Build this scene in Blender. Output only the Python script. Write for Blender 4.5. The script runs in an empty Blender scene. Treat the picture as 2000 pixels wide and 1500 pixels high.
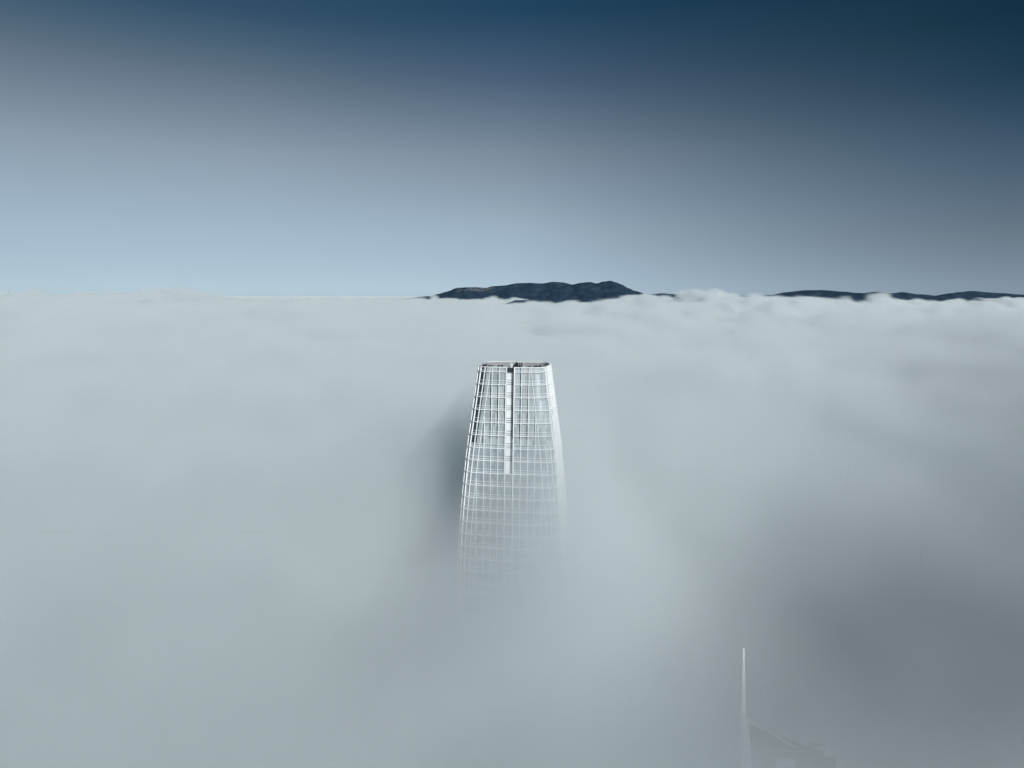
import bpy, math, random
from mathutils import Vector, noise as mnoise

SC = bpy.context.scene
COL = SC.collection
R = math.radians

# ------------------------------------------------------------------ camera
cam_d = bpy.data.cameras.new('camera')
cam = bpy.data.objects.new('camera', cam_d)
COL.objects.link(cam)
cam.location = (0, 0, 360)
cam.rotation_euler = (R(90 - 7.30), 0, 0)
cam_d.sensor_width = 36
cam_d.lens = 36 * 1350 / 2000
cam_d.clip_start = 1
cam_d.clip_end = 250000
SC.camera = cam

# ------------------------------------------------------------------ render, exposure
SC.render.engine = 'CYCLES'
SC.view_settings.view_transform = 'Standard'
SC.view_settings.look = 'None'
SC.view_settings.exposure = 0.0
SC.view_settings.gamma = 1.0
cy = SC.cycles
cy.use_denoising = True
cy.use_adaptive_sampling = True
cy.adaptive_threshold = 0.04
cy.adaptive_min_samples = 32
cy.max_bounces = 12
cy.diffuse_bounces = 3
cy.glossy_bounces = 3
cy.transparent_max_bounces = 16
cy.volume_bounces = 6
cy.volume_step_rate = 1.0
cy.volume_max_steps = 512
cy.sample_clamp_indirect = 10

# ------------------------------------------------------------------ sun and sky
SUN_AZ = 25.0      # degrees to the right of straight behind the camera
SUN_EL = 30.0
sd = bpy.data.lights.new('sun', 'SUN')
sd.energy = 4.4
sd.angle = R(0.5)
sd.color = (0.97, 1.0, 0.99)
sun = bpy.data.objects.new('sun', sd)
COL.objects.link(sun)
to_sun = Vector((math.sin(R(SUN_AZ)) * math.cos(R(SUN_EL)), -math.cos(R(SUN_AZ)) * math.cos(R(SUN_EL)), math.sin(R(SUN_EL))))
sun.rotation_euler = to_sun.to_track_quat('Z', 'Y').to_euler()
sun.location = (0, 0, 900)

world = bpy.data.worlds.new('World')
SC.world = world
world.use_nodes = True
wt = world.node_tree
wt.nodes.clear()
def N(t, typ, **kw):
    n = t.nodes.new(typ)
    for k, v in kw.items():
        setattr(n, k, v)
    return n
wo = N(wt, 'ShaderNodeOutputWorld')
bg = N(wt, 'ShaderNodeBackground')
bg.inputs['Strength'].default_value = 0.15
sky = N(wt, 'ShaderNodeTexSky', sky_type='NISHITA')
sky.sun_disc = False
sky.sun_elevation = R(SUN_EL)
sky.sun_rotation = math.atan2(to_sun.x, to_sun.y)
sky.altitude = 360
sky.air_density = 1.0
sky.dust_density = 0.6
sky.ozone_density = 2.0
# the clear air above the inversion grows darker quickly with height and towards the right
tc = N(wt, 'ShaderNodeTexCoord')
sx = N(wt, 'ShaderNodeSeparateXYZ')
wt.links.new(tc.outputs['Generated'], sx.inputs[0])
def M(t, op, a, b=None, c=None, clamp=False):
    n = t.nodes.new('ShaderNodeMath')
    n.operation = op
    n.use_clamp = clamp
    for i, v in enumerate((a, b, c)):
        if v is None:
            continue
        if isinstance(v, (int, float)):
            n.inputs[i].default_value = v
        else:
            t.links.new(v, n.inputs[i])
    return n.outputs[0]
# three vertical profiles, for the left, the middle and the right of the view, blended by azimuth
PROFILES = [
    [(0.0004, (0.647, 0.866, 1.331)), (0.0048, (0.616, 0.823, 1.273)), (0.0117, (0.571, 0.751, 1.163)), (0.0219, (0.534, 0.671, 1.013)), (0.0354, (0.529, 0.621, 0.879)), (0.0523, (0.553, 0.600, 0.776)), (0.0691, (0.590, 0.602, 0.717)), (0.0857, (0.632, 0.616, 0.685)), (0.1120, (0.684, 0.625, 0.632)), (0.1444, (0.740, 0.637, 0.591)), (0.1822, (0.781, 0.641, 0.554)), (0.2279, (0.663, 0.555, 0.466)), (0.2716, (0.511, 0.447, 0.378)), (0.3078, (0.332, 0.359, 0.331)), (0.3423, (0.179, 0.269, 0.281)), (0.6, (0.152, 0.228, 0.239))],
    [(0.0004, (0.663, 0.885, 1.398)), (0.0051, (0.632, 0.842, 1.338)), (0.0124, (0.585, 0.765, 1.214)), (0.0233, (0.545, 0.677, 1.037)), (0.0377, (0.541, 0.623, 0.886)), (0.0557, (0.567, 0.601, 0.769)), (0.0735, (0.602, 0.600, 0.702)), (0.0911, (0.641, 0.608, 0.661)), (0.1190, (0.672, 0.603, 0.598)), (0.1532, (0.689, 0.589, 0.543)), (0.1931, (0.678, 0.559, 0.487)), (0.2411, (0.514, 0.457, 0.415)), (0.2867, (0.333, 0.340, 0.340)), (0.3243, (0.210, 0.282, 0.300)), (0.3600, (0.107, 0.220, 0.257)), (0.6, (0.091, 0.187, 0.219))],
    [(0.0003, (0.468, 0.641, 1.070)), (0.0042, (0.449, 0.614, 1.031)), (0.0101, (0.418, 0.563, 0.947)), (0.0190, (0.377, 0.490, 0.807)), (0.0308, (0.350, 0.428, 0.665)), (0.0455, (0.334, 0.383, 0.550)), (0.0601, (0.327, 0.354, 0.468)), (0.0746, (0.320, 0.333, 0.408)), (0.0977, (0.307, 0.314, 0.365)), (0.1261, (0.280, 0.293, 0.329)), (0.1596, (0.235, 0.262, 0.296)), (0.2003, (0.153, 0.208, 0.237)), (0.2397, (0.078, 0.151, 0.182)), (0.2726, (0.052, 0.136, 0.159)), (0.3043, (0.029, 0.120, 0.135)), (0.6, (0.025, 0.102, 0.115))],
]
outs = []
for prof in PROFILES:
    rp = N(wt, 'ShaderNodeValToRGB')
    wt.links.new(sx.outputs[2], rp.inputs[0])
    cr = rp.color_ramp
    cr.interpolation = 'LINEAR'
    while len(cr.elements) < len(prof):
        cr.elements.new(0.5)
    for e, (p, c) in zip(cr.elements, prof):
        e.position = p
        e.color = (*[q / 1.5 for q in c], 1)
    outs.append(rp.outputs[0])
def wmix(f, a, b, blend='MIX'):
    n = N(wt, 'ShaderNodeMix', data_type='RGBA', blend_type=blend)
    for i, v in ((0, f), (6, a), (7, b)):
        if isinstance(v, (int, float)):
            n.inputs[i].default_value = v
        else:
            wt.links.new(v, n.inputs[i])
    return n.outputs[2]
fl_ = M(wt, 'DIVIDE', M(wt, 'ADD', sx.outputs[0], 0.34), 0.34, clamp=True)
fr_ = M(wt, 'DIVIDE', sx.outputs[0], 0.57, clamp=True)
tone = wmix(fr_, wmix(fl_, outs[0], outs[1]), outs[2])
wt.links.new(wmix(1.0, sky.outputs[0], tone, 'MULTIPLY'), bg.inputs[0])
wt.links.new(bg.outputs[0], wo.inputs[0])

# ------------------------------------------------------------------ helpers
def mat(name, color, rough=0.5, metal=0.0, var=0.0, vscale=0.3, bump=0.0, bscale=1.0, spec=0.5):
    m = bpy.data.materials.new(name)
    m.use_nodes = True
    t = m.node_tree
    b = t.nodes['Principled BSDF']
    b.inputs['Base Color'].default_value = (*color, 1)
    b.inputs['Roughness'].default_value = rough
    b.inputs['Metallic'].default_value = metal
    b.inputs['Specular IOR Level'].default_value = spec
    co = N(t, 'ShaderNodeTexCoord')
    if var:
        n = N(t, 'ShaderNodeTexNoise')
        n.inputs['Scale'].default_value = vscale
        n.inputs['Detail'].default_value = 5
        t.links.new(co.outputs['Object'], n.inputs['Vector'])
        r = N(t, 'ShaderNodeMix', data_type='RGBA')
        r.inputs[6].default_value = (*[c * (1 - var) for c in color], 1)
        r.inputs[7].default_value = (*[min(1, c * (1 + var)) for c in color], 1)
        t.links.new(n.outputs[0], r.inputs[0])
        t.links.new(r.outputs[2], b.inputs['Base Color'])
    if bump:
        n = N(t, 'ShaderNodeTexNoise')
        n.inputs['Scale'].default_value = bscale
        n.inputs['Detail'].default_value = 6
        t.links.new(co.outputs['Object'], n.inputs['Vector'])
        bp = N(t, 'ShaderNodeBump')
        bp.inputs['Strength'].default_value = bump
        t.links.new(n.outputs[0], bp.inputs['Height'])
        t.links.new(bp.outputs[0], b.inputs['Normal'])
    return m

def mesh_obj(name, verts, faces, m=None, parent=None, uvs=None, smooth=False):
    me = bpy.data.meshes.new(name)
    me.from_pydata([tuple(v) for v in verts], [], faces)
    if uvs:
        uv = me.uv_layers.new(name='UVMap')
        for l in me.loops:
            uv.data[l.index].uv = uvs[l.vertex_index]
    if m:
        for x in (m if isinstance(m, (list, tuple)) else [m]):
            me.materials.append(x)
    if smooth:
        for p in me.polygons:
            p.use_smooth = True
    me.update()
    o = bpy.data.objects.new(name, me)
    COL.objects.link(o)
    if parent:
        o.parent = parent
    return o

def empty(name, loc, rz=0.0):
    o = bpy.data.objects.new(name, None)
    COL.objects.link(o)
    o.location = loc
    o.rotation_euler = (0, 0, rz)
    return o

def tag(o, label=None, cat=None, kind=None, group=None):
    for k, v in (('label', label), ('category', cat), ('kind', kind), ('group', group)):
        if v:
            o[k] = v
    return o

class MB:
    """collects boxes, bars and prisms for one mesh"""
    def __init__(self):
        self.v, self.f = [], []
    def hexa(self, p):                       # 8 corners: bottom ring then top ring
        n = len(self.v)
        self.v += [tuple(q) for q in p]
        for f in ((0, 3, 2, 1), (4, 5, 6, 7), (0, 1, 5, 4), (1, 2, 6, 5), (2, 3, 7, 6), (3, 0, 4, 7)):
            self.f.append(tuple(n + i for i in f))
        return self
    def box(self, x0, x1, y0, y1, z0, z1):
        return self.hexa([(x0, y0, z0), (x1, y0, z0), (x1, y1, z0), (x0, y1, z0), (x0, y0, z1), (x1, y0, z1), (x1, y1, z1), (x0, y1, z1)])
    def bar(self, a, b, w0, w1=None, sides=4):
        w1 = w0 if w1 is None else w1
        a, b = Vector(a), Vector(b)
        d = (b - a).normalized()
        u = d.cross(Vector((0, 0, 1)))
        if u.length < 1e-3:
            u = Vector((1, 0, 0))
        u.normalize()
        w = d.cross(u)
        n = len(self.v)
        for c, r in ((a, w0), (b, w1)):
            for i in range(sides):
                t = 2 * math.pi * (i + .5) / sides
                self.v.append(tuple(c + (u * math.cos(t) + w * math.sin(t)) * r))
        for i in range(sides):
            j = (i + 1) % sides
            self.f.append((n + i, n + j, n + sides + j, n + sides + i))
        self.f.append(tuple(n + i for i in reversed(range(sides))))
        self.f.append(tuple(n + sides + i for i in range(sides)))
        return self
    def build(self, name, m, parent=None):
        return mesh_obj(name, self.v, self.f, m, parent)

# ------------------------------------------------------------------ height of the fog top
# shared by the fog volumes and by the dense cloud sheet under them
BUMPS = [  # x, y, amplitude, sx, sy
    (110, 200, -21, 62, 62),
    (250, 330, -28, 110, 130),
    (420, 300, -30, 160, 200),
    (28, 272, 24, 18, 30),
    (-40, 375, 26, 30, 34),
    (-24, 350, 14, 14, 18),
    (24, 190, 30, 20, 44),
    (-26, 215, -16, 24, 34),
    (-40, 306, -34, 17, 38),
    (-8, 300, -8, 24, 18),
    # far billows
    (-4090, 6000, 96, 420, 700),
    (-3300, 6200, 58, 300, 600),
    (-2980, 6000, 98, 260, 600),
    (1400, 5600, 74, 420, 700),
    (2080, 5600, 66, 430, 700),
    (4200, 6500, -34, 1700, 2200),
    (760, 8000, -78, 420, 1500),
    (230, 7500, -40, 350, 600),
    (-300, 8700, 46, 450, 170),
    (1750, 9000, 84, 330, 320),
    (4, 278, 18, 24, 26),
]
def fog_group():
    g = bpy.data.node_groups.new('fog_top_height', 'GeometryNodeTree')
    g.interface.new_socket('Position', in_out='INPUT', socket_type='NodeSocketVector')
    g.interface.new_socket('Height', in_out='OUTPUT', socket_type='NodeSocketFloat')
    gi = g.nodes.new('NodeGroupInput')
    go = g.nodes.new('NodeGroupOutput')
    s = N(g, 'ShaderNodeSeparateXYZ')
    g.links.new(gi.outputs[0], s.inputs[0])
    x, y = s.outputs[0], s.outputs[1]
    fl = N(g, 'ShaderNodeCombineXYZ')
    g.links.new(x, fl.inputs[0])
    g.links.new(y, fl.inputs[1])
    def noise(scale, seed, detail=2.0, rough=0.5):
        n = N(g, 'ShaderNodeTexNoise')
        n.inputs['Scale'].default_value = scale
        n.inputs['Detail'].default_value = detail
        n.inputs['Roughness'].default_value = rough
        v = N(g, 'ShaderNodeVectorMath', operation='ADD')
        v.inputs[1].default_value = (seed * 1000.0, seed * 377.0, 0)
        g.links.new(fl.outputs[0], v.inputs[0])
        g.links.new(v.outputs[0], n.inputs['Vector'])
        return M(g, 'SUBTRACT', n.outputs[0], 0.5)
    dist = M(g, 'SQRT', M(g, 'ADD', M(g, 'MULTIPLY', x, x), M(g, 'MULTIPLY', y, y)))
    def mr(v, a, b, c, d):
        n = N(g, 'ShaderNodeMapRange')
        n.interpolation_type = 'SMOOTHSTEP'
        g.links.new(v, n.inputs[0])
        for i, q in enumerate((a, b, c, d)):
            n.inputs[i + 1].default_value = q
        return n.outputs[0]
    base = mr(dist, 500, 6000, 300, 288)
    h = M(g, 'ADD', base, M(g, 'MULTIPLY', noise(1 / 170, 1), mr(dist, 150, 900, 42, 78)))
    h = M(g, 'ADD', h, M(g, 'MULTIPLY', noise(1 / 900, 2, 3, 0.55), mr(dist, 600, 2500, 0, 130)))
    h = M(g, 'ADD', h, M(g, 'MULTIPLY', noise(1 / 48, 3, 2), mr(dist, 100, 300, 14, 24)))
    h = M(g, 'ADD', h, M(g, 'MULTIPLY', noise(1 / 380, 5, 3, 0.6), mr(dist, 900, 3000, 0, 70)))
    bil = M(g, 'ABSOLUTE', noise(1 / 300, 6, 2, 0.5))
    h = M(g, 'ADD', h, M(g, 'MULTIPLY', M(g, 'SUBTRACT', bil, 0.09), mr(dist, 350, 3000, 50, 330)))
    bil2 = M(g, 'ABSOLUTE', noise(1 / 820, 7, 3, 0.55))
    h = M(g, 'ADD', h, M(g, 'MULTIPLY', M(g, 'SUBTRACT', bil2, 0.09), mr(dist, 1500, 5000, 0, 260)))
    fade = mr(dist, 9000, 24000, 1, 0.35)
    for bx, by, a, sxx, syy in BUMPS:
        dx = M(g, 'DIVIDE', M(g, 'SUBTRACT', x, bx), sxx)
        dy = M(g, 'DIVIDE', M(g, 'SUBTRACT', y, by), syy)
        q = M(g, 'ADD', M(g, 'MULTIPLY', dx, dx), M(g, 'MULTIPLY', dy, dy))
        e = M(g, 'EXPONENT', M(g, 'MULTIPLY', q, -0.5))
        h = M(g, 'ADD', h, M(g, 'MULTIPLY', e, a))
    # settle towards a flat deck far away
    h = M(g, 'ADD', M(g, 'MULTIPLY', M(g, 'SUBTRACT', h, 262), fade), 262)
    g.links.new(h, go.inputs[0])
    return g
FOG = fog_group()

def fog_material():
    m = bpy.data.materials.new('fog_air')
    m.use_nodes = True
    t = m.node_tree
    t.nodes.clear()
    o = N(t, 'ShaderNodeOutputMaterial')
    p = N(t, 'ShaderNodeVolumePrincipled')
    p.inputs['Color'].default_value = (0.90, 0.94, 0.952, 1)
    p.inputs['Density'].default_value = 1.0
    p.inputs['Anisotropy'].default_value = 0.0
    t.links.new(p.outputs[0], o.inputs['Volume'])
    return m
M_FOG = fog_material()
K_FOG = 0.030
def fog_volume(name, lo, hi, res, ramp_m, wisp, wisp_scale, keep=None, cut=None, kmul=1.0):
    """a bank of fog whose density grows with depth under the fog top"""
    g = bpy.data.node_groups.new(name + '_nodes', 'GeometryNodeTree')
    g.interface.new_socket('Geometry', in_out='INPUT', socket_type='NodeSocketGeometry')
    g.interface.new_socket('Geometry', in_out='OUTPUT', socket_type='NodeSocketGeometry')
    go = g.nodes.new('NodeGroupOutput')
    vc = g.nodes.new('GeometryNodeVolumeCube')
    vc.inputs['Min'].default_value = lo
    vc.inputs['Max'].default_value = hi
    for k, r in zip('XYZ', res):
        vc.inputs['Resolution ' + k].default_value = r
    pos = g.nodes.new('GeometryNodeInputPosition')
    fg = g.nodes.new('GeometryNodeGroup')
    fg.node_tree = FOG
    g.links.new(pos.outputs[0], fg.inputs[0])
    s = N(g, 'ShaderNodeSeparateXYZ')
    g.links.new(pos.outputs[0], s.inputs[0])
    n = N(g, 'ShaderNodeTexNoise')
    n.inputs['Scale'].default_value = wisp_scale
    n.inputs['Detail'].default_value = 4
    n.inputs['Roughness'].default_value = 0.55
    g.links.new(pos.outputs[0], n.inputs['Vector'])
    w = M(g, 'MULTIPLY', M(g, 'SUBTRACT', n.outputs[0], 0.5), wisp)
    d = M(g, 'DIVIDE', M(g, 'SUBTRACT', M(g, 'ADD', fg.outputs[0], w), s.outputs[2]), ramp_m)
    d = M(g, 'MULTIPLY', d, 1.0, clamp=True)
    d = M(g, 'MULTIPLY', M(g, 'POWER', d, 1.15), K_FOG * kmul)
    def inside(box, f):
        x0, x1, y0, y1 = box
        out = None
        for so, lo_, hi_ in ((s.outputs[0], x0, x1), (s.outputs[1], y0, y1)):
            for v in (M(g, 'SUBTRACT', so, lo_), M(g, 'SUBTRACT', hi_, so)):
                w_ = M(g, 'DIVIDE', v, f, clamp=True)
                out = w_ if out is None else M(g, 'MULTIPLY', out, w_)
        return out
    if keep:
        d = M(g, 'MULTIPLY', d, inside(*keep))
    if cut:
        d = M(g, 'MULTIPLY', d, M(g, 'SUBTRACT', 1.0, inside(*cut)))
    if cut and keep:
        d = M(g, 'MAXIMUM', d, 1e-7)             # keeps one closed block of air, so no seams show where the banks overlap
    g.links.new(d, vc.inputs['Density'])
    sm = g.nodes.new('GeometryNodeSetMaterial')
    sm.inputs['Material'].default_value = M_FOG
    g.links.new(vc.outputs[0], sm.inputs[0])
    g.links.new(sm.outputs[0], go.inputs[0])
    v = bpy.data.volumes.new(name)
    v.materials.append(M_FOG)
    o = bpy.data.objects.new(name, v)
    COL.objects.link(o)
    md = o.modifiers.new('fog', 'NODES')
    md.node_group = g
    tag(o, None, None, 'stuff')
    return o
A = (-640, 640, -130, 950)
B = (-4600, 4600, -1500, 5300)
fog_volume('fog_and_dimmer', (A[0], A[2], 110), (A[1], A[3], 345), (214, 180, 58), 80, 84, 1 / 46, keep=(A, 110))  # the fog itself, nearest bank first
fog_volume('fog_and_dimmer', (B[0], B[2], 110), (B[1], B[3], 390), (307, 226, 42), 80, 60, 1 / 180, keep=(B, 500), cut=(A, 110), kmul=2.0)
fog_volume('fog_and_dimmer', (-18000, 4600, 160), (18000, 26000, 450), (540, 300, 42), 58, 100, 1 / 480, kmul=2.4, cut=((B[0], B[1], -9000, B[3]), 500))

# ------------------------------------------------------------------ dense cloud deck under the soft fog, and the ground far below it
def spaced(lo, hi, near, growth):
    out = [0.0]
    s = near
    while out[-1] < hi:
        out.append(out[-1] + s)
        s *= growth
    neg = [-q for q in out[1:]]
    return sorted(q for q in neg + out if q > lo)
xs = spaced(-110000, 110000, 14, 1.035)
ys = spaced(-3000, 110000, 14, 1.035)
vs = [(x, y, 0.0) for y in ys for x in xs]
nx = len(xs)
fs = [(j * nx + i, j * nx + i + 1, (j + 1) * nx + i + 1, (j + 1) * nx + i) for j in range(len(ys) - 1) for i in range(nx - 1)]
M_CLOUD = mat('cloud_white', (0.80, 0.82, 0.83), 1.0, var=0.03, vscale=0.003, spec=0.0)
clouds = tag(mesh_obj('clouds', vs, fs, M_CLOUD, smooth=True), None, None, 'structure')
g = bpy.data.node_groups.new('cloud_deck', 'GeometryNodeTree')
g.interface.new_socket('Geometry', in_out='INPUT', socket_type='NodeSocketGeometry')
g.interface.new_socket('Geometry', in_out='OUTPUT', socket_type='NodeSocketGeometry')
gi, go = g.nodes.new('NodeGroupInput'), g.nodes.new('NodeGroupOutput')
sp = g.nodes.new('GeometryNodeSetPosition')
pos = g.nodes.new('GeometryNodeInputPosition')
fg = g.nodes.new('GeometryNodeGroup')
fg.node_tree = FOG
g.links.new(pos.outputs[0], fg.inputs[0])
cx = g.nodes.new('ShaderNodeCombineXYZ')
s = g.nodes.new('ShaderNodeSeparateXYZ')
g.links.new(pos.outputs[0], s.inputs[0])
off = g.nodes.new('ShaderNodeMapRange')
g.links.new(s.outputs[1], off.inputs[0])
for i, q in enumerate((1500, 26000, -118, -4)):
    off.inputs[i + 1].default_value = q
g.links.new(M(g, 'ADD', fg.outputs[0], off.outputs[0]), cx.inputs[2])
g.links.new(gi.outputs[0], sp.inputs[0])
g.links.new(cx.outputs[0], sp.inputs['Offset'])
g.links.new(sp.outputs[0], go.inputs[0])
clouds.modifiers.new('deck', 'NODES').node_group = g

# an unseen sheet added behind and to the right of the camera; its tip points over the tower and it dims the sun on the right
def sun_dimmer():
    dz = 3000.0
    off = Vector((to_sun.x, to_sun.y, 0)) * (dz / to_sun.z)
    n, m_ = 60, 24
    top, bot = [], []
    for j in range(m_ + 1):
        r = 40 * (1.225 ** j)
        for i in range(n + 1):
            th = R(8 + 80 * i / n)                   # fan, measured from the tip
            x, y = r * math.sin(th), r * math.cos(th)
            w = max(0.0, (math.degrees(th) - 18) / 30) ** 1.3
            near = 0.36 + 1.05 * math.exp(-r / 180)
            k = mnoise.noise(Vector((x / 900, y / 900, 4.2))) * 0.35 + mnoise.noise(Vector((x / 140, y / 140, 9.1))) * 0.55
            fade = max(0.0, min(1.0, (3600 - r) / 3000))
            t = 0.2 + 15 * near * min(1.25, w) * (1 + k) * fade * fade * (3 - 2 * fade)
            top.append((x + off.x + 34, y + off.y + 60, dz + 280 + t))
            bot.append((x + off.x + 34, y + off.y + 60, dz + 280))
    vs = top + bot
    o = len(top)
    W = n + 1
    fs = []
    for j in range(m_):
        for i in range(n):
            a = j * W + i
            fs.append((a, a + 1, a + W + 1, a + W))
            fs.append((o + a, o + a + W, o + a + W + 1, o + a + 1))
        a = j * W
        fs.append((a, a + W, o + a + W, o + a))
        a = j * W + n
        fs.append((a, o + a, o + a + W, a + W))
    for i in range(n):
        fs.append((i, o + i, o + i + 1, i + 1))
        a = m_ * W + i
        fs.append((a, a + 1, o + a + 1, o + a))
    mm = bpy.data.materials.new('dimmer_sheet')
    mm.use_nodes = True
    t = mm.node_tree
    t.nodes.clear()
    oo = N(t, 'ShaderNodeOutputMaterial')
    p = N(t, 'ShaderNodeVolumePrincipled')
    p.inputs['Color'].default_value = (0.42, 0.44, 0.46, 1)
    p.inputs['Density'].default_value = 0.038
    t.links.new(p.outputs[0], oo.inputs['Volume'])
    tag(mesh_obj('fog_and_dimmer', vs, fs, mm), None, None, 'stuff')  # added sheet out of view, only there to dim the sun
sun_dimmer()

M_GROUND = mat('ground_dark', (0.05, 0.055, 0.06), 0.9, var=0.3, vscale=0.002)
tag(mesh_obj('ground', [(-120000, -20000, 0), (120000, -20000, 0), (120000, 120000, 0), (-120000, 120000, 0)], [(0, 1, 2, 3)], M_GROUND), None, None, 'structure')

# ------------------------------------------------------------------ distant mountain and hills
F = 1350.0
P = R(7.30)
def at(px, py, D):
    x = (px - 1000) / F
    y = -(py - 750) / F
    fy = math.cos(P) + y * math.sin(P)
    fz = -math.sin(P) + y * math.cos(P)
    t = D / fy
    return Vector((x * t, D, 360 + fz * t))
def forest_mat():
    m = bpy.data.materials.new('blue_hazed_slope')
    m.use_nodes = True
    t = m.node_tree
    b = t.nodes['Principled BSDF']
    b.inputs['Roughness'].default_value = 0.9
    b.inputs['Specular IOR Level'].default_value = 0.1
    co = N(t, 'ShaderNodeTexCoord')
    n1 = N(t, 'ShaderNodeTexNoise')
    n1.inputs['Scale'].default_value = 0.009
    n1.inputs['Detail'].default_value = 8
    n1.inputs['Roughness'].default_value = 0.65
    t.links.new(co.outputs['Object'], n1.inputs['Vector'])
    r = N(t, 'ShaderNodeValToRGB')
    r.color_ramp.elements[0].position = 0.45
    r.color_ramp.elements[0].color = (0.015, 0.034, 0.060, 1)  # blue of the distant air is put into the forest colour
    r.color_ramp.elements[1].position = 0.72
    r.color_ramp.elements[1].color = (0.038, 0.068, 0.098, 1)
    t.links.new(n1.outputs[0], r.inputs[0])
    # dry grass on the left shoulder of the mountain
    s_ = N(t, 'ShaderNodeSeparateXYZ')
    t.links.new(co.outputs['Object'], s_.inputs[0])
    dx_ = M(t, 'DIVIDE', M(t, 'ADD', s_.outputs[0], 560), 330)
    mask = M(t, 'SUBTRACT', 1.0, M(t, 'MULTIPLY', dx_, dx_), clamp=True)
    mask = M(t, 'MULTIPLY', mask, M(t, 'DIVIDE', M(t, 'SUBTRACT', s_.outputs[2], 395), 60, clamp=True))
    n3 = N(t, 'ShaderNodeTexNoise')
    n3.inputs['Scale'].default_value = 0.012
    n3.inputs['Detail'].default_value = 5
    t.links.new(co.outputs['Object'], n3.inputs['Vector'])
    mask = M(t, 'MULTIPLY', mask, M(t, 'MULTIPLY', M(t, 'SUBTRACT', n3.outputs[0], 0.42), 6, clamp=True))
    gm = N(t, 'ShaderNodeMix', data_type='RGBA')
    t.links.new(mask, gm.inputs[0])
    t.links.new(r.outputs[0], gm.inputs[6])
    gm.inputs[7].default_value = (0.16, 0.17, 0.17, 1)
    t.links.new(gm.outputs[2], b.inputs['Base Color'])
    return m
M_FOREST = forest_mat()
def ridge(name, prof, D, depth, seed, label):
    """a range whose crest follows the outline (x, y of the photo's crest turned into real heights at distance D)"""
    pts = [at(px, py, D) for px, py in prof]
    x0, x1 = pts[0].x, pts[-1].x
    nxx, nyy = 420, 60
    vs, fs = [], []
    def crest(x):
        for a, b in zip(pts, pts[1:]):
            if a.x <= x <= b.x:
                t = (x - a.x) / (b.x - a.x)
                t2 = t * t * (3 - 2 * t) * .5 + t * .5
                return a.z + (b.z - a.z) * t2
        return pts[-1].z
    for j in range(nyy):
        v = j / (nyy - 1)
        for i in range(nxx):
            x = x0 + (x1 - x0) * i / (nxx - 1)
            s = abs(v - 0.5) * 2                      # 0 on the crest
            prof_h = (1 - s) ** 1.15
            c = crest(x)
            y = D + (v - 0.5) * 2 * depth + 260 * mnoise.noise(Vector((x / 900, seed, 0)))
            rid = abs(mnoise.fractal(Vector((x / 700 + seed, y / 1500, 0)), 0.9, 2.1, 6))
            small = mnoise.fractal(Vector((x / 160, y / 200, seed)), 0.8, 2.2, 5)
            z = (c - 60) * prof_h + 60 - rid * 190 * (s ** .7) * (1 - s * .5) + small * 9 * (0.5 + s * 3)
            vs.append((x, y, z))
    for j in range(nyy - 1):
        for i in range(nxx - 1):
            fs.append((j * nxx + i, j * nxx + i + 1, (j + 1) * nxx + i + 1, (j + 1) * nxx + i))
    # closed underside
    return tag(mesh_obj(name, vs, fs, M_FOREST, smooth=True), label, None, 'structure')
ridge('mountain', [(760, 592), (800, 581), (838, 577), (855, 573), (875, 568), (893, 561), (912, 560), (935, 560), (950, 561), (962, 558), (985, 556), (1008, 552), (1035, 551), (1060, 552),
                   (1080, 549), (1098, 550), (1118, 554), (1135, 550), (1152, 549), (1164, 552), (1178, 549), (1190, 547), (1200, 550), (1213, 554), (1226, 561), (1240, 567), (1262, 573), (1300, 580), (1340, 592)], 10500, 1500, 3.1,
      'dark wooded mountain')
ridge('hills', [(1225, 596), (1250, 576), (1290, 571), (1325, 574), (1350, 573), (1370, 574), (1385, 576), (1410, 572), (1440, 576), (1470, 577), (1510, 574), (1545, 569), (1575, 566), (1610, 565), (1640, 568), (1680, 571), (1705, 569), (1730, 571), (1760, 570), (1790, 573), (1830, 577), (1880, 580), (1920, 584), (1960, 592)],
      9500, 1300, 7.7, 'wooded hills')
ridge('hills', [(1700, 592), (1760, 582), (1820, 577), (1850, 571), (1875, 569), (1905, 567), (1930, 570), (1960, 572), (2000, 575), (2060, 573), (2140, 582), (2200, 592)], 12500, 1300, 12.3, 'wooded hills')

ridge('hills', [(975, 602), (992, 590), (1008, 584), (1028, 584), (1046, 587), (1066, 590), (1084, 593), (1098, 598), (1112, 606)], 8200, 450, 17.9, 'low dark foothill')

# ------------------------------------------------------------------ the rounded white tower
TH = R(-9.0)
TC = (1.5, 330.0)
tower = tag(empty('skyscraper', (TC[0], TC[1], 0), TH), 'tall white rounded skyscraper with tapering crown rising out of the fog', 'skyscraper')
PROFILE = [(0, 28.5), (150, 28.3), (233, 27.6), (249, 26.75), (267, 25.2), (282.5, 23.6), (292.6, 22.3), (305.2, 20.4), (316, 18.8), (327.1, 17.2)]
RC = 6.5
YS = 0.84
def half(z):
    for (z0, w0), (z1, w1) in zip(PROFILE, PROFILE[1:]):
        if z <= z1:
            w = w0 + (w1 - w0) * (z - z0) / (z1 - z0)
            break
    else:
        w = PROFILE[-1][1]
    return (w - RC) / 1.144 + RC
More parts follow.
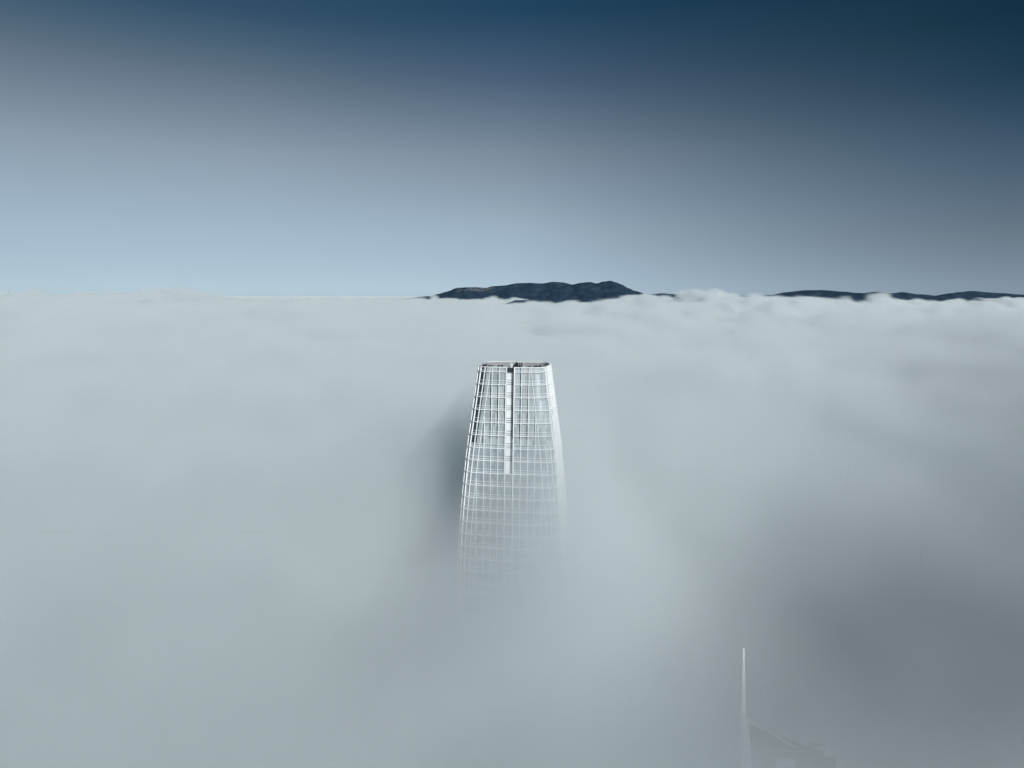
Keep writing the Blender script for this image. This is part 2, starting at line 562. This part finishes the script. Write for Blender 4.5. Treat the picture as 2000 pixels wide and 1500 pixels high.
# a point of the outline: face 0 front(-y) 1 right(+x) 2 back 3 left; x along the face, or corner angle fraction after that face
def flat_pt(z, face, x, out=0.0):
    a = half(z)
    f = a - RC
    bulge = 0.55 * (1 - min(1, abs(x) / max(f, .1)) ** 2)
    px, py = x, -(a + bulge + out)
    return rot(px, py, face, z)
def corner_pt(z, face, t, out=0.0):
    a = half(z)
    f = a - RC
    ang = t * math.pi / 2
    px = f + (RC + out) * math.sin(ang)
    py = -(f + (RC + out) * math.cos(ang))
    return rot(px, py, face, z)
def rot(px, py, face, z):
    for _ in range(face):
        px, py = -py, px
    return (px, py * YS, z)
def ring(z, out=0.0, nf=12, nc=10, skip_slot=False):
    pts, us = [], []
    u = 0.0
    for face in range(4):
        f = half(z) - RC
        for i in range(nf):
            x = -f + 2 * f * i / nf
            pts.append(flat_pt(z, face, x, out))
            us.append(u + x)
        for i in range(nc):
            pts.append(corner_pt(z, face, i / nc, out))
            us.append(u + f + i / nc * RC * 1.571)
        u += 60
    return pts, us

def panel_mat(name, c1, c2, rough, metal, joint_or_shade=0.86, dark=0.5, spec=0.5, hj=0.0):
    m = bpy.data.materials.new(name)
    m.use_nodes = True
    t = m.node_tree
    b = t.nodes['Principled BSDF']
    b.inputs['Roughness'].default_value = rough
    b.inputs['Metallic'].default_value = metal
    b.inputs['Specular IOR Level'].default_value = spec
    uv = N(t, 'ShaderNodeUVMap')
    s = N(t, 'ShaderNodeSeparateXYZ')
    t.links.new(uv.outputs[0], s.inputs[0])
    cu = M(t, 'FLOOR', M(t, 'DIVIDE', s.outputs[0], joint_or_shade))
    cv = M(t, 'FLOOR', M(t, 'DIVIDE', s.outputs[1], 6.0))
    wn = N(t, 'ShaderNodeTexWhiteNoise', noise_dimensions='2D')
    cb = N(t, 'ShaderNodeCombineXYZ')
    t.links.new(cu, cb.inputs[0])
    t.links.new(cv, cb.inputs[1])
    t.links.new(cb.outputs[0], wn.inputs['Vector'])
    mxn = N(t, 'ShaderNodeMix', data_type='RGBA')
    mxn.inputs[6].default_value = (*c1, 1)
    mxn.inputs[7].default_value = (*c2, 1)
    t.links.new(wn.outputs[0], mxn.inputs[0])
    fr = M(t, 'FRACT', M(t, 'DIVIDE', s.outputs[0], joint_or_shade))
    ln = M(t, 'LESS_THAN', fr, 0.13)
    if hj:
        frv = M(t, 'FRACT', M(t, 'DIVIDE', s.outputs[1], hj))
        ln = M(t, 'MAXIMUM', ln, M(t, 'LESS_THAN', frv, 0.06))
    m2 = N(t, 'ShaderNodeMix', data_type='RGBA')
    t.links.new(M(t, 'MULTIPLY', ln, dark), m2.inputs[0])
    t.links.new(mxn.outputs[2], m2.inputs[6])
    m2.inputs[7].default_value = (0.08, 0.1, 0.11, 1)
    t.links.new(m2.outputs[2], b.inputs['Base Color'])
    return m
M_CROWN = panel_mat('frosted_screen', (0.30, 0.34, 0.36), (0.46, 0.50, 0.52), 0.33, 0.2, dark=0.45)
M_GLASS = panel_mat('window_glass', (0.31, 0.34, 0.37), (0.42, 0.46, 0.49), 0.18, 0.4, joint_or_shade=1.7, dark=0.5, spec=0.8)
M_NAVY = panel_mat('navy_shaded_panel', (0.015, 0.025, 0.04), (0.035, 0.05, 0.07), 0.25, 0.0, dark=0.3, spec=0.35)  # shade of the left side put into the panel colour
M_SHADE = mat('painted_shade', (0.012, 0.018, 0.026), 0.7)  # near-black that paints the shadows of fins and bands
M_WHITE = mat('white_metal', (0.74, 0.76, 0.76), 0.4, 0.0, var=0.05, vscale=0.8)
M_CHANNEL = mat('channel_panel', (0.62, 0.64, 0.65), 0.5, var=0.12, vscale=0.4)
M_INNER = mat('grey_inner_lining', (0.30, 0.31, 0.32), 0.6, var=0.2, vscale=0.5)
M_DARK = mat('black_equipment', (0.012, 0.016, 0.018), 0.5, var=0.3)
M_ROOF = mat('roof_membrane', (0.20, 0.21, 0.21), 0.8, var=0.3, vscale=0.3)

ZTOP = 327.1
Z_SCREEN = 291.8
BANDS = [324.9 - 5.86 * k for k in range(54) if 324.9 - 5.86 * k > 3]
SLOT_W = 1.72
SLOT_Z0 = 278.1
SLOT_D = 1.8

# skin, as strips between ring levels; leave the slot strip of every face open above SLOT_Z0
def skin(name, zs, m, slot):
    nf = 12
    vs, fs, us = [], [], []
    lvls = []
    for z in zs:
        # flat columns: the four middle points stand on the slot edges
        f = half(z) - RC
        row = []
        u = 0.0
        for face in range(4):
            xs_ = [-f + (f - SLOT_W) * i / 6 for i in range(6)] + [-SLOT_W, SLOT_W] + [SLOT_W + (f - SLOT_W) * i / 6 for i in range(1, 6)]
            for x in xs_:
                row.append((flat_pt(z, face, x), (u + x, z)))
            for i in range(12):
                row.append((corner_pt(z, face, i / 12), (u + f + i / 12 * RC * 1.571, z)))
            u += 60
        lvls.append(row)
    per = len(lvls[0])
    fp = per // 4
    for row in lvls:
        for p, q in row:
            vs.append(p)
            us.append(q)
    for j in range(len(lvls) - 1):
        for i in range(per):
            k = i % fp
            if slot and k == 6:
                continue
            i2 = (i + 1) % per
            fs.append((j * per + i, j * per + i2, (j + 1) * per + i2, (j + 1) * per + i))
    o = mesh_obj(name, vs, fs, m, tower, uvs=us)
    if isinstance(m, list):                       # left face and left front corner painted dark for their shade
        for p in o.data.polygons:
            i = min(v % per for v in p.vertices)
            if max(v % per for v in p.vertices) - i > 2:
                i = per - 1
            if 3 * fp <= i < 3 * fp + 12 or i >= 3 * fp + 15:
                p.material_index = 1
            elif i >= 3 * fp + 12:
                p.material_index = 1
            if i >= per - 2:
                p.material_index = 0
    return o
lv = lambda a, b, n: [a + (b - a) * i / n for i in range(n + 1)]
skin('crown_screen', lv(Z_SCREEN, ZTOP, 18), [M_CROWN, M_NAVY], True)
skin('curtain_wall', lv(0, 150, 4) + lv(160, SLOT_Z0, 24), M_GLASS, False)
skin('curtain_wall', lv(SLOT_Z0, Z_SCREEN, 4), M_GLASS, True)

# sunshade bands: one swept ledge all round, broken at the slots
def band(z, h, out, name='sunshade_band', m=None):
    vs, fs = [], []
    nc = 12
    slot = z > SLOT_Z0
    for face in range(4):
        segs = [[]]
        f = half(z) - RC
        # from the slot edge of this face round the corner to the slot edge of the next face
        xr = [SLOT_W + 0.0 + (f - SLOT_W) * i / 6 for i in range(7)] if slot else [0 + f * i / 6 for i in range(7)]
        path = [('f', face, x) for x in xr] + [('c', face, i / nc) for i in range(1, nc)] + [('f', (face + 1) % 4, -x) for x in reversed(xr)]
        n0 = len(vs)
        for kind, fc, t in path:
            fn = flat_pt if kind == 'f' else corner_pt
            for dz, o in ((0, -0.15), (0, out), (h, out), (h, -0.15)):
                p = fn(z, fc, t, o)
                vs.append((p[0], p[1], z + dz))
        for i in range(len(path) - 1):
            a, b = n0 + 4 * i, n0 + 4 * i + 4
            for k in range(4):
                k2 = (k + 1) % 4
                fs.append((a + k, b + k, b + k2, a + k2))
        fs.append((n0, n0 + 1, n0 + 2, n0 + 3))
        e = n0 + 4 * (len(path) - 1)
        fs.append((e + 3, e + 2, e + 1, e))
    return mesh_obj(name, vs, fs, m or M_WHITE, tower)
for k, z in enumerate(BANDS):
    if z < 196:
        break
    b_ = band(z, 0.32, 0.58)
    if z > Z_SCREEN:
        band(z - 0.34, 0.34, 0.035, 'shade_strip', M_SHADE).parent = b_  # dark strip painting the shadow under the band
    band(z + 0.85, 0.13, 0.30, 'louver')
    if k:
        band(z + 1.95, 0.13, 0.30, 'louver')

# vertical fins
def fin(fn, face, ts, zs, w, out, name='vertical_fin', joint_or_shade=0.75):  # joint sets the width of the painted shadow strip
    """a fin following ts[i] on the outline at height zs[i]"""
    vs, fs = [], []
    for t, z in zip(ts, zs):
        p0 = Vector(fn(z, face, t, -0.12))
        p1 = Vector(fn(z, face, t, out))
        d = (p1 - p0)
        side = Vector((-d.y, d.x, 0)).normalized() * (w / 2)
        for q in (p0 - side, p0 + side, p1 + side, p1 - side):
            vs.append(q)
    for i in range(len(zs) - 1):
        a, b = 4 * i, 4 * i + 4
        for k in range(4):
            k2 = (k + 1) % 4
            fs.append((a + k, a + k2, b + k2, b + k))
    fs.append((3, 2, 1, 0))
    e = 4 * (len(zs) - 1)
    fs.append((e, e + 1, e + 2, e + 3))
    o = mesh_obj(name, vs, fs, M_WHITE, tower)
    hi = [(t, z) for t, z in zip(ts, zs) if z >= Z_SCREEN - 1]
    if len(hi) > 1 and joint_or_shade:                   # dark strip painting the fin's shadow on the screen panels
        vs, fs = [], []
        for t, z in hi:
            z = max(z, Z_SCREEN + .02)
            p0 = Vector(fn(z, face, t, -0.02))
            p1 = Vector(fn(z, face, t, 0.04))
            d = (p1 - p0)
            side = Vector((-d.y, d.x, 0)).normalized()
            for q in (p0 - side * joint_or_shade, p0 + side * (w / 2 + .03), p1 + side * (w / 2 + .03), p1 - side * joint_or_shade):
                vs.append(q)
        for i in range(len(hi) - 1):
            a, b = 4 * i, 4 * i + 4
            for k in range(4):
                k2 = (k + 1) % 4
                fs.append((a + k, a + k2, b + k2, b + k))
        mesh_obj('shade_strip', vs, fs, M_SHADE, o)
    return o
def z_where_half(x):
    """height where the flat reaches x"""
    z = ZTOP
    while z > 190 and half(z) - RC < x:
        z -= 0.5
    return z
ZB = 196.0
for face in range(4):
    for sgn in (-1, 1):
        for k in range(6):
            x = SLOT_W + 0.2 + 3.34 * k
            zt = z_where_half(x + 0.25) if half(ZTOP) - RC < x + .25 else ZTOP + 0.1
            if zt < 215:
                continue
            zs_ = [zt + (ZB - zt) * i / 16 for i in range(17)]
            edge = k == 0
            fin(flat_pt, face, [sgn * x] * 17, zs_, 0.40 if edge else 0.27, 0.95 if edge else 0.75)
        # seam fin, sliding outwards as the face widens
        zs_ = [ZTOP + (ZB - ZTOP) * i / 16 for i in range(17)]
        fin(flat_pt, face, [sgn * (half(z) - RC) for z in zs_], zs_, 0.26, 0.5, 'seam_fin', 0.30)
    for t in (0.25, 0.5, 0.75):
        z0_ = Z_SCREEN if (face == 0 and t < 0.7) else ZTOP   # the sunlit corner of the crown is plain screen
        zs_ = [z0_ + (ZB - z0_) * i / 16 for i in range(17)]
        fin(corner_pt, face, [t] * 17, zs_, 0.26, 0.60, joint_or_shade=0)

# the recessed slot of every face: back wall, two cheeks, dark joints, opening at the top
for face in range(4):
    def pt(x, z, inn):
        a = half(z)
        return rot(x, -(a + 0.5 - inn), face, z)
    zt = 325.0
    zs_ = [SLOT_Z0 + (zt - SLOT_Z0) * i / 8 for i in range(9)]
    vs, fs = [], []
    for z in zs_:
        vs += [pt(-SLOT_W, z, 0), pt(-SLOT_W, z, SLOT_D), pt(SLOT_W, z, SLOT_D), pt(SLOT_W, z, 0)]
    for i in range(8):
        for k in range(3):
            fs.append((4 * i + k, 4 * i + k + 1, 4 * i + 5 + k, 4 * i + 4 + k))
    fs.append((0, 1, 2, 3))
    ch = mesh_obj('recessed_channel', vs, fs, M_CHANNEL, tower)
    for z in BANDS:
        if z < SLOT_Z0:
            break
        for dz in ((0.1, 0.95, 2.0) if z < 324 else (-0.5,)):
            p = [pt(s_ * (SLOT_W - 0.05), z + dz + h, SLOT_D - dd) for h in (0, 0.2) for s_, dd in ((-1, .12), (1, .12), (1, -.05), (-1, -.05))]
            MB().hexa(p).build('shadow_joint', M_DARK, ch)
    # machinery behind the open top of the slot
    q = MB()
    p = [pt(s_ * (SLOT_W - 0.1), z, dd) for z in (325.05, 326.8) for s_, dd in ((-1, 1.0), (1, 1.0), (1, 2.4), (-1, 2.4))]
    q.hexa(p)
    q.build('opening', M_DARK, ch)

# rim: cap and inner lining, roof deck
def rim():
    vs, fs = [], []
    o_, _ = ring(ZTOP + 0.02, 0.25)
    i_, _ = ring(ZTOP + 0.02, -0.55)
    n = len(o_)
    for p in o_: vs.append((p[0], p[1], ZTOP - 0.10))
    for p in o_: vs.append((p[0], p[1], ZTOP + 0.22))
    for p in i_: vs.append((p[0], p[1], ZTOP + 0.22))
    for p in i_: vs.append((p[0], p[1], ZTOP - 0.10))
    for k in range(4):
        k2 = (k + 1) % 4
        for i in range(n):
            j = (i + 1) % n
            # the cap is open where the slots cut through the rim
            c = i % 22
            if c in (5, 6):
                continue
            fs.append((k * n + i, k * n + j, k2 * n + j, k2 * n + i))
    mesh_obj('crown_rim', vs, fs, M_WHITE, tower)
    vs, fs = [], []
    zz = [320.0, 323.6, ZTOP - 0.10]
    for z in zz:
        p_, _ = ring(z, -0.6)
        vs += p_
    for j in range(2):
        for i in range(n):
            i2 = (i + 1) % n
            if (i % 22) in (5, 6):
                continue
            fs.append((j * n + i, (j + 1) * n + i, (j + 1) * n + i2, j * n + i2))
    mesh_obj('inner_lining', vs, fs, M_INNER, tower)
    p_, _ = ring(321.0, -2.6)
    mesh_obj('roof_deck', p_, [tuple(range(n))], M_ROOF, tower)
rim()
# things on the roof inside the crown: cooling boxes, ducts, a maintenance cradle and thin masts
def roof_box(x, y, w, d, z1, m, name='mechanical_box'):
    z1 -= 1.0
    b = MB().box(x - w / 2, x + w / 2, y - d / 2, y + d / 2, 321.0, z1 - .5)
    b.box(x - w * .42, x + w * .42, y - d * .4, y + d * .4, z1 - .5, z1)
    return b.build(name, m, tower)
roof_box(-10.4, -8.2, 3.0, 2.2, 328.3, M_DARK)
roof_box(-6.6, -7.6, 1.2, 1.4, 328.4, M_DARK)
roof_box(-5.0, -8.0, 0.9, 1.2, 328.6, M_DARK)
roof_box(2.4, -8.8, 4.2, 2.0, 328.6, M_DARK)
roof_box(10.6, -4.4, 2.0, 1.8, 328.2, M_DARK)
roof_box(8.0, -6.5, 1.2, 1.3, 328.1, M_DARK)
roof_box(12.4, -2.8, 1.2, 1.2, 328.3, M_DARK)
roof_box(-2.0, -3.0, 4.2, 3.2, 327.6, M_INNER)
roof_box(4.5, -1.0, 5.2, 3.4, 327.7, M_INNER)
mst = MB()
mst.box(-0.4, 0.25, -9.6, -9.0, 321, 328.6)
mst.build('pylon', M_WHITE, tower)
for x, y, zt in ((2.3, -4.0, 330.4), (3.2, -4.4, 329.8), (5.0, -5.0, 329.7), (-2.4, 1.0, 329.5)):
    MB().bar((x, y, 321), (x, y, zt - 1), 0.14, 0.09, 6).build('mast', M_WHITE, tower)

# ------------------------------------------------------------------ the lower tower with the spire, almost lost in fog
M_SPIRE = mat('pale_spire_metal', (0.8, 0.82, 0.82), 0.5, var=0.05)
M_DGLASS = panel_mat('dark_curtain_glass', (0.03, 0.05, 0.07), (0.06, 0.08, 0.10), 0.2, 0.2, joint_or_shade=1.5, dark=0.3)
M_PALE = mat('pale_roof_steel', (0.55, 0.58, 0.57), 0.5, var=0.1)
t2 = tag(empty('spired_skyscraper', (78.1, 214.0, 0)), 'dark lower skyscraper with a thin pale spire half lost in fog', 'skyscraper')
LX = lambda v: v - 79.5
LY = lambda v: v - 214.0
foot = [(79.5, 214.0), (108.5, 211.0), (109.5, 223.0), (83.5, 227.0)]
topz = [218.5, 208.5, 205.0, 206.0]
vs, fs, us = [], [], []
zs_ = [0, 60, 120, 160, 190, 200]
cxm, cym = 94, 218
for z in zs_ + [None]:
    for i, (x, y) in enumerate(foot):
        zz = topz[i] if z is None else z
        sc = 1 + 0.16 * (1 - zz / 215)
        vs.append((LX(cxm + (x - cxm) * sc), LY(cym + (y - cym) * sc), zz))
        us.append((i * 32, zz))
for j in range(len(zs_)):
    for i in range(4):
        k = (i + 1) % 4
        fs.append((4 * j + i, 4 * j + k, 4 * j + 4 + k, 4 * j + 4 + i))
mesh_obj('facade', vs, fs, M_DGLASS, t2, uvs=us)
mesh_obj('roof_deck', [(LX(80.2), LY(214.6), 204.5), (LX(108), LY(211.6), 204.5), (LX(109), LY(222.5), 204.5), (LX(83.5), LY(226.4), 204.5)], [(0, 1, 2, 3)], M_ROOF, t2)
# corner column that leans outwards as it goes down, then the blade of the spire
col = MB()
col.hexa([(0.6, -1.4, 186), (3.9, -1.4, 186), (3.9, 1.4, 186), (0.6, 1.4, 186), (-2.0, -.9, 221.45), (0.2, -.9, 221.45), (0.2, .9, 221.45), (-2.0, .9, 221.45)])
col.build('corner_column', M_SPIRE, t2)
sp_ = MB()
sp_.hexa([(-3.4 + 0.2, -.6, 221.5), (-1.5, -.6, 221.5), (-1.5, .6, 221.5), (-3.2, .6, 221.5), (-3.45, -.2, 245.2), (-2.9, -.2, 245.2), (-2.9, .2, 245.2), (-3.45, .2, 245.2)])
spire = sp_.build('spire', M_SPIRE, t2)
spire.location.x = 1.1
MB().bar((1.0, 0.6, 219.8), (15.5, -2.0, 211.5), 0.42, 0.42).build('sloping_parapet', M_PALE, t2)
MB().bar((4.5, 3.0, 211.0), (16.0, -0.5, 210.8), 0.4).build('parapet', M_PALE, t2)
rl = MB()
prev = None
for i in range(13):
    t = i / 12
    p = (5.5 + 20 * t, -1.2 - 1.4 * math.sin(t * math.pi), 210.3 + .5 * t)
    if prev:
        rl.bar(prev, p, 0.16)
    prev = p
rl.build('maintenance_rail', M_PALE, t2)
MB().box(25.2, 27.6, -3.2, -0.8, 208.6, 211.2).box(25.6, 27.2, -2.8, -1.2, 211.2, 211.7).build('winch_house', M_PALE, t2)
MB().box(12.5, 16.5, -0.5, 2.5, 206.5, 211.8).box(17.5, 21.5, 0.5, 3.0, 206.5, 210.9).build('mechanical_box', M_PALE, t2)
MB().hexa([(10.0, -4.2, 178), (17.0, -4.9, 178), (17.0, -4.4, 178), (10.0, -3.7, 178), (9.5, -1.9, 207.5), (15.5, -2.9, 207.5), (15.5, -2.3, 207.5), (9.5, -1.3, 207.5)]).build('brace_panel', M_PALE, t2)
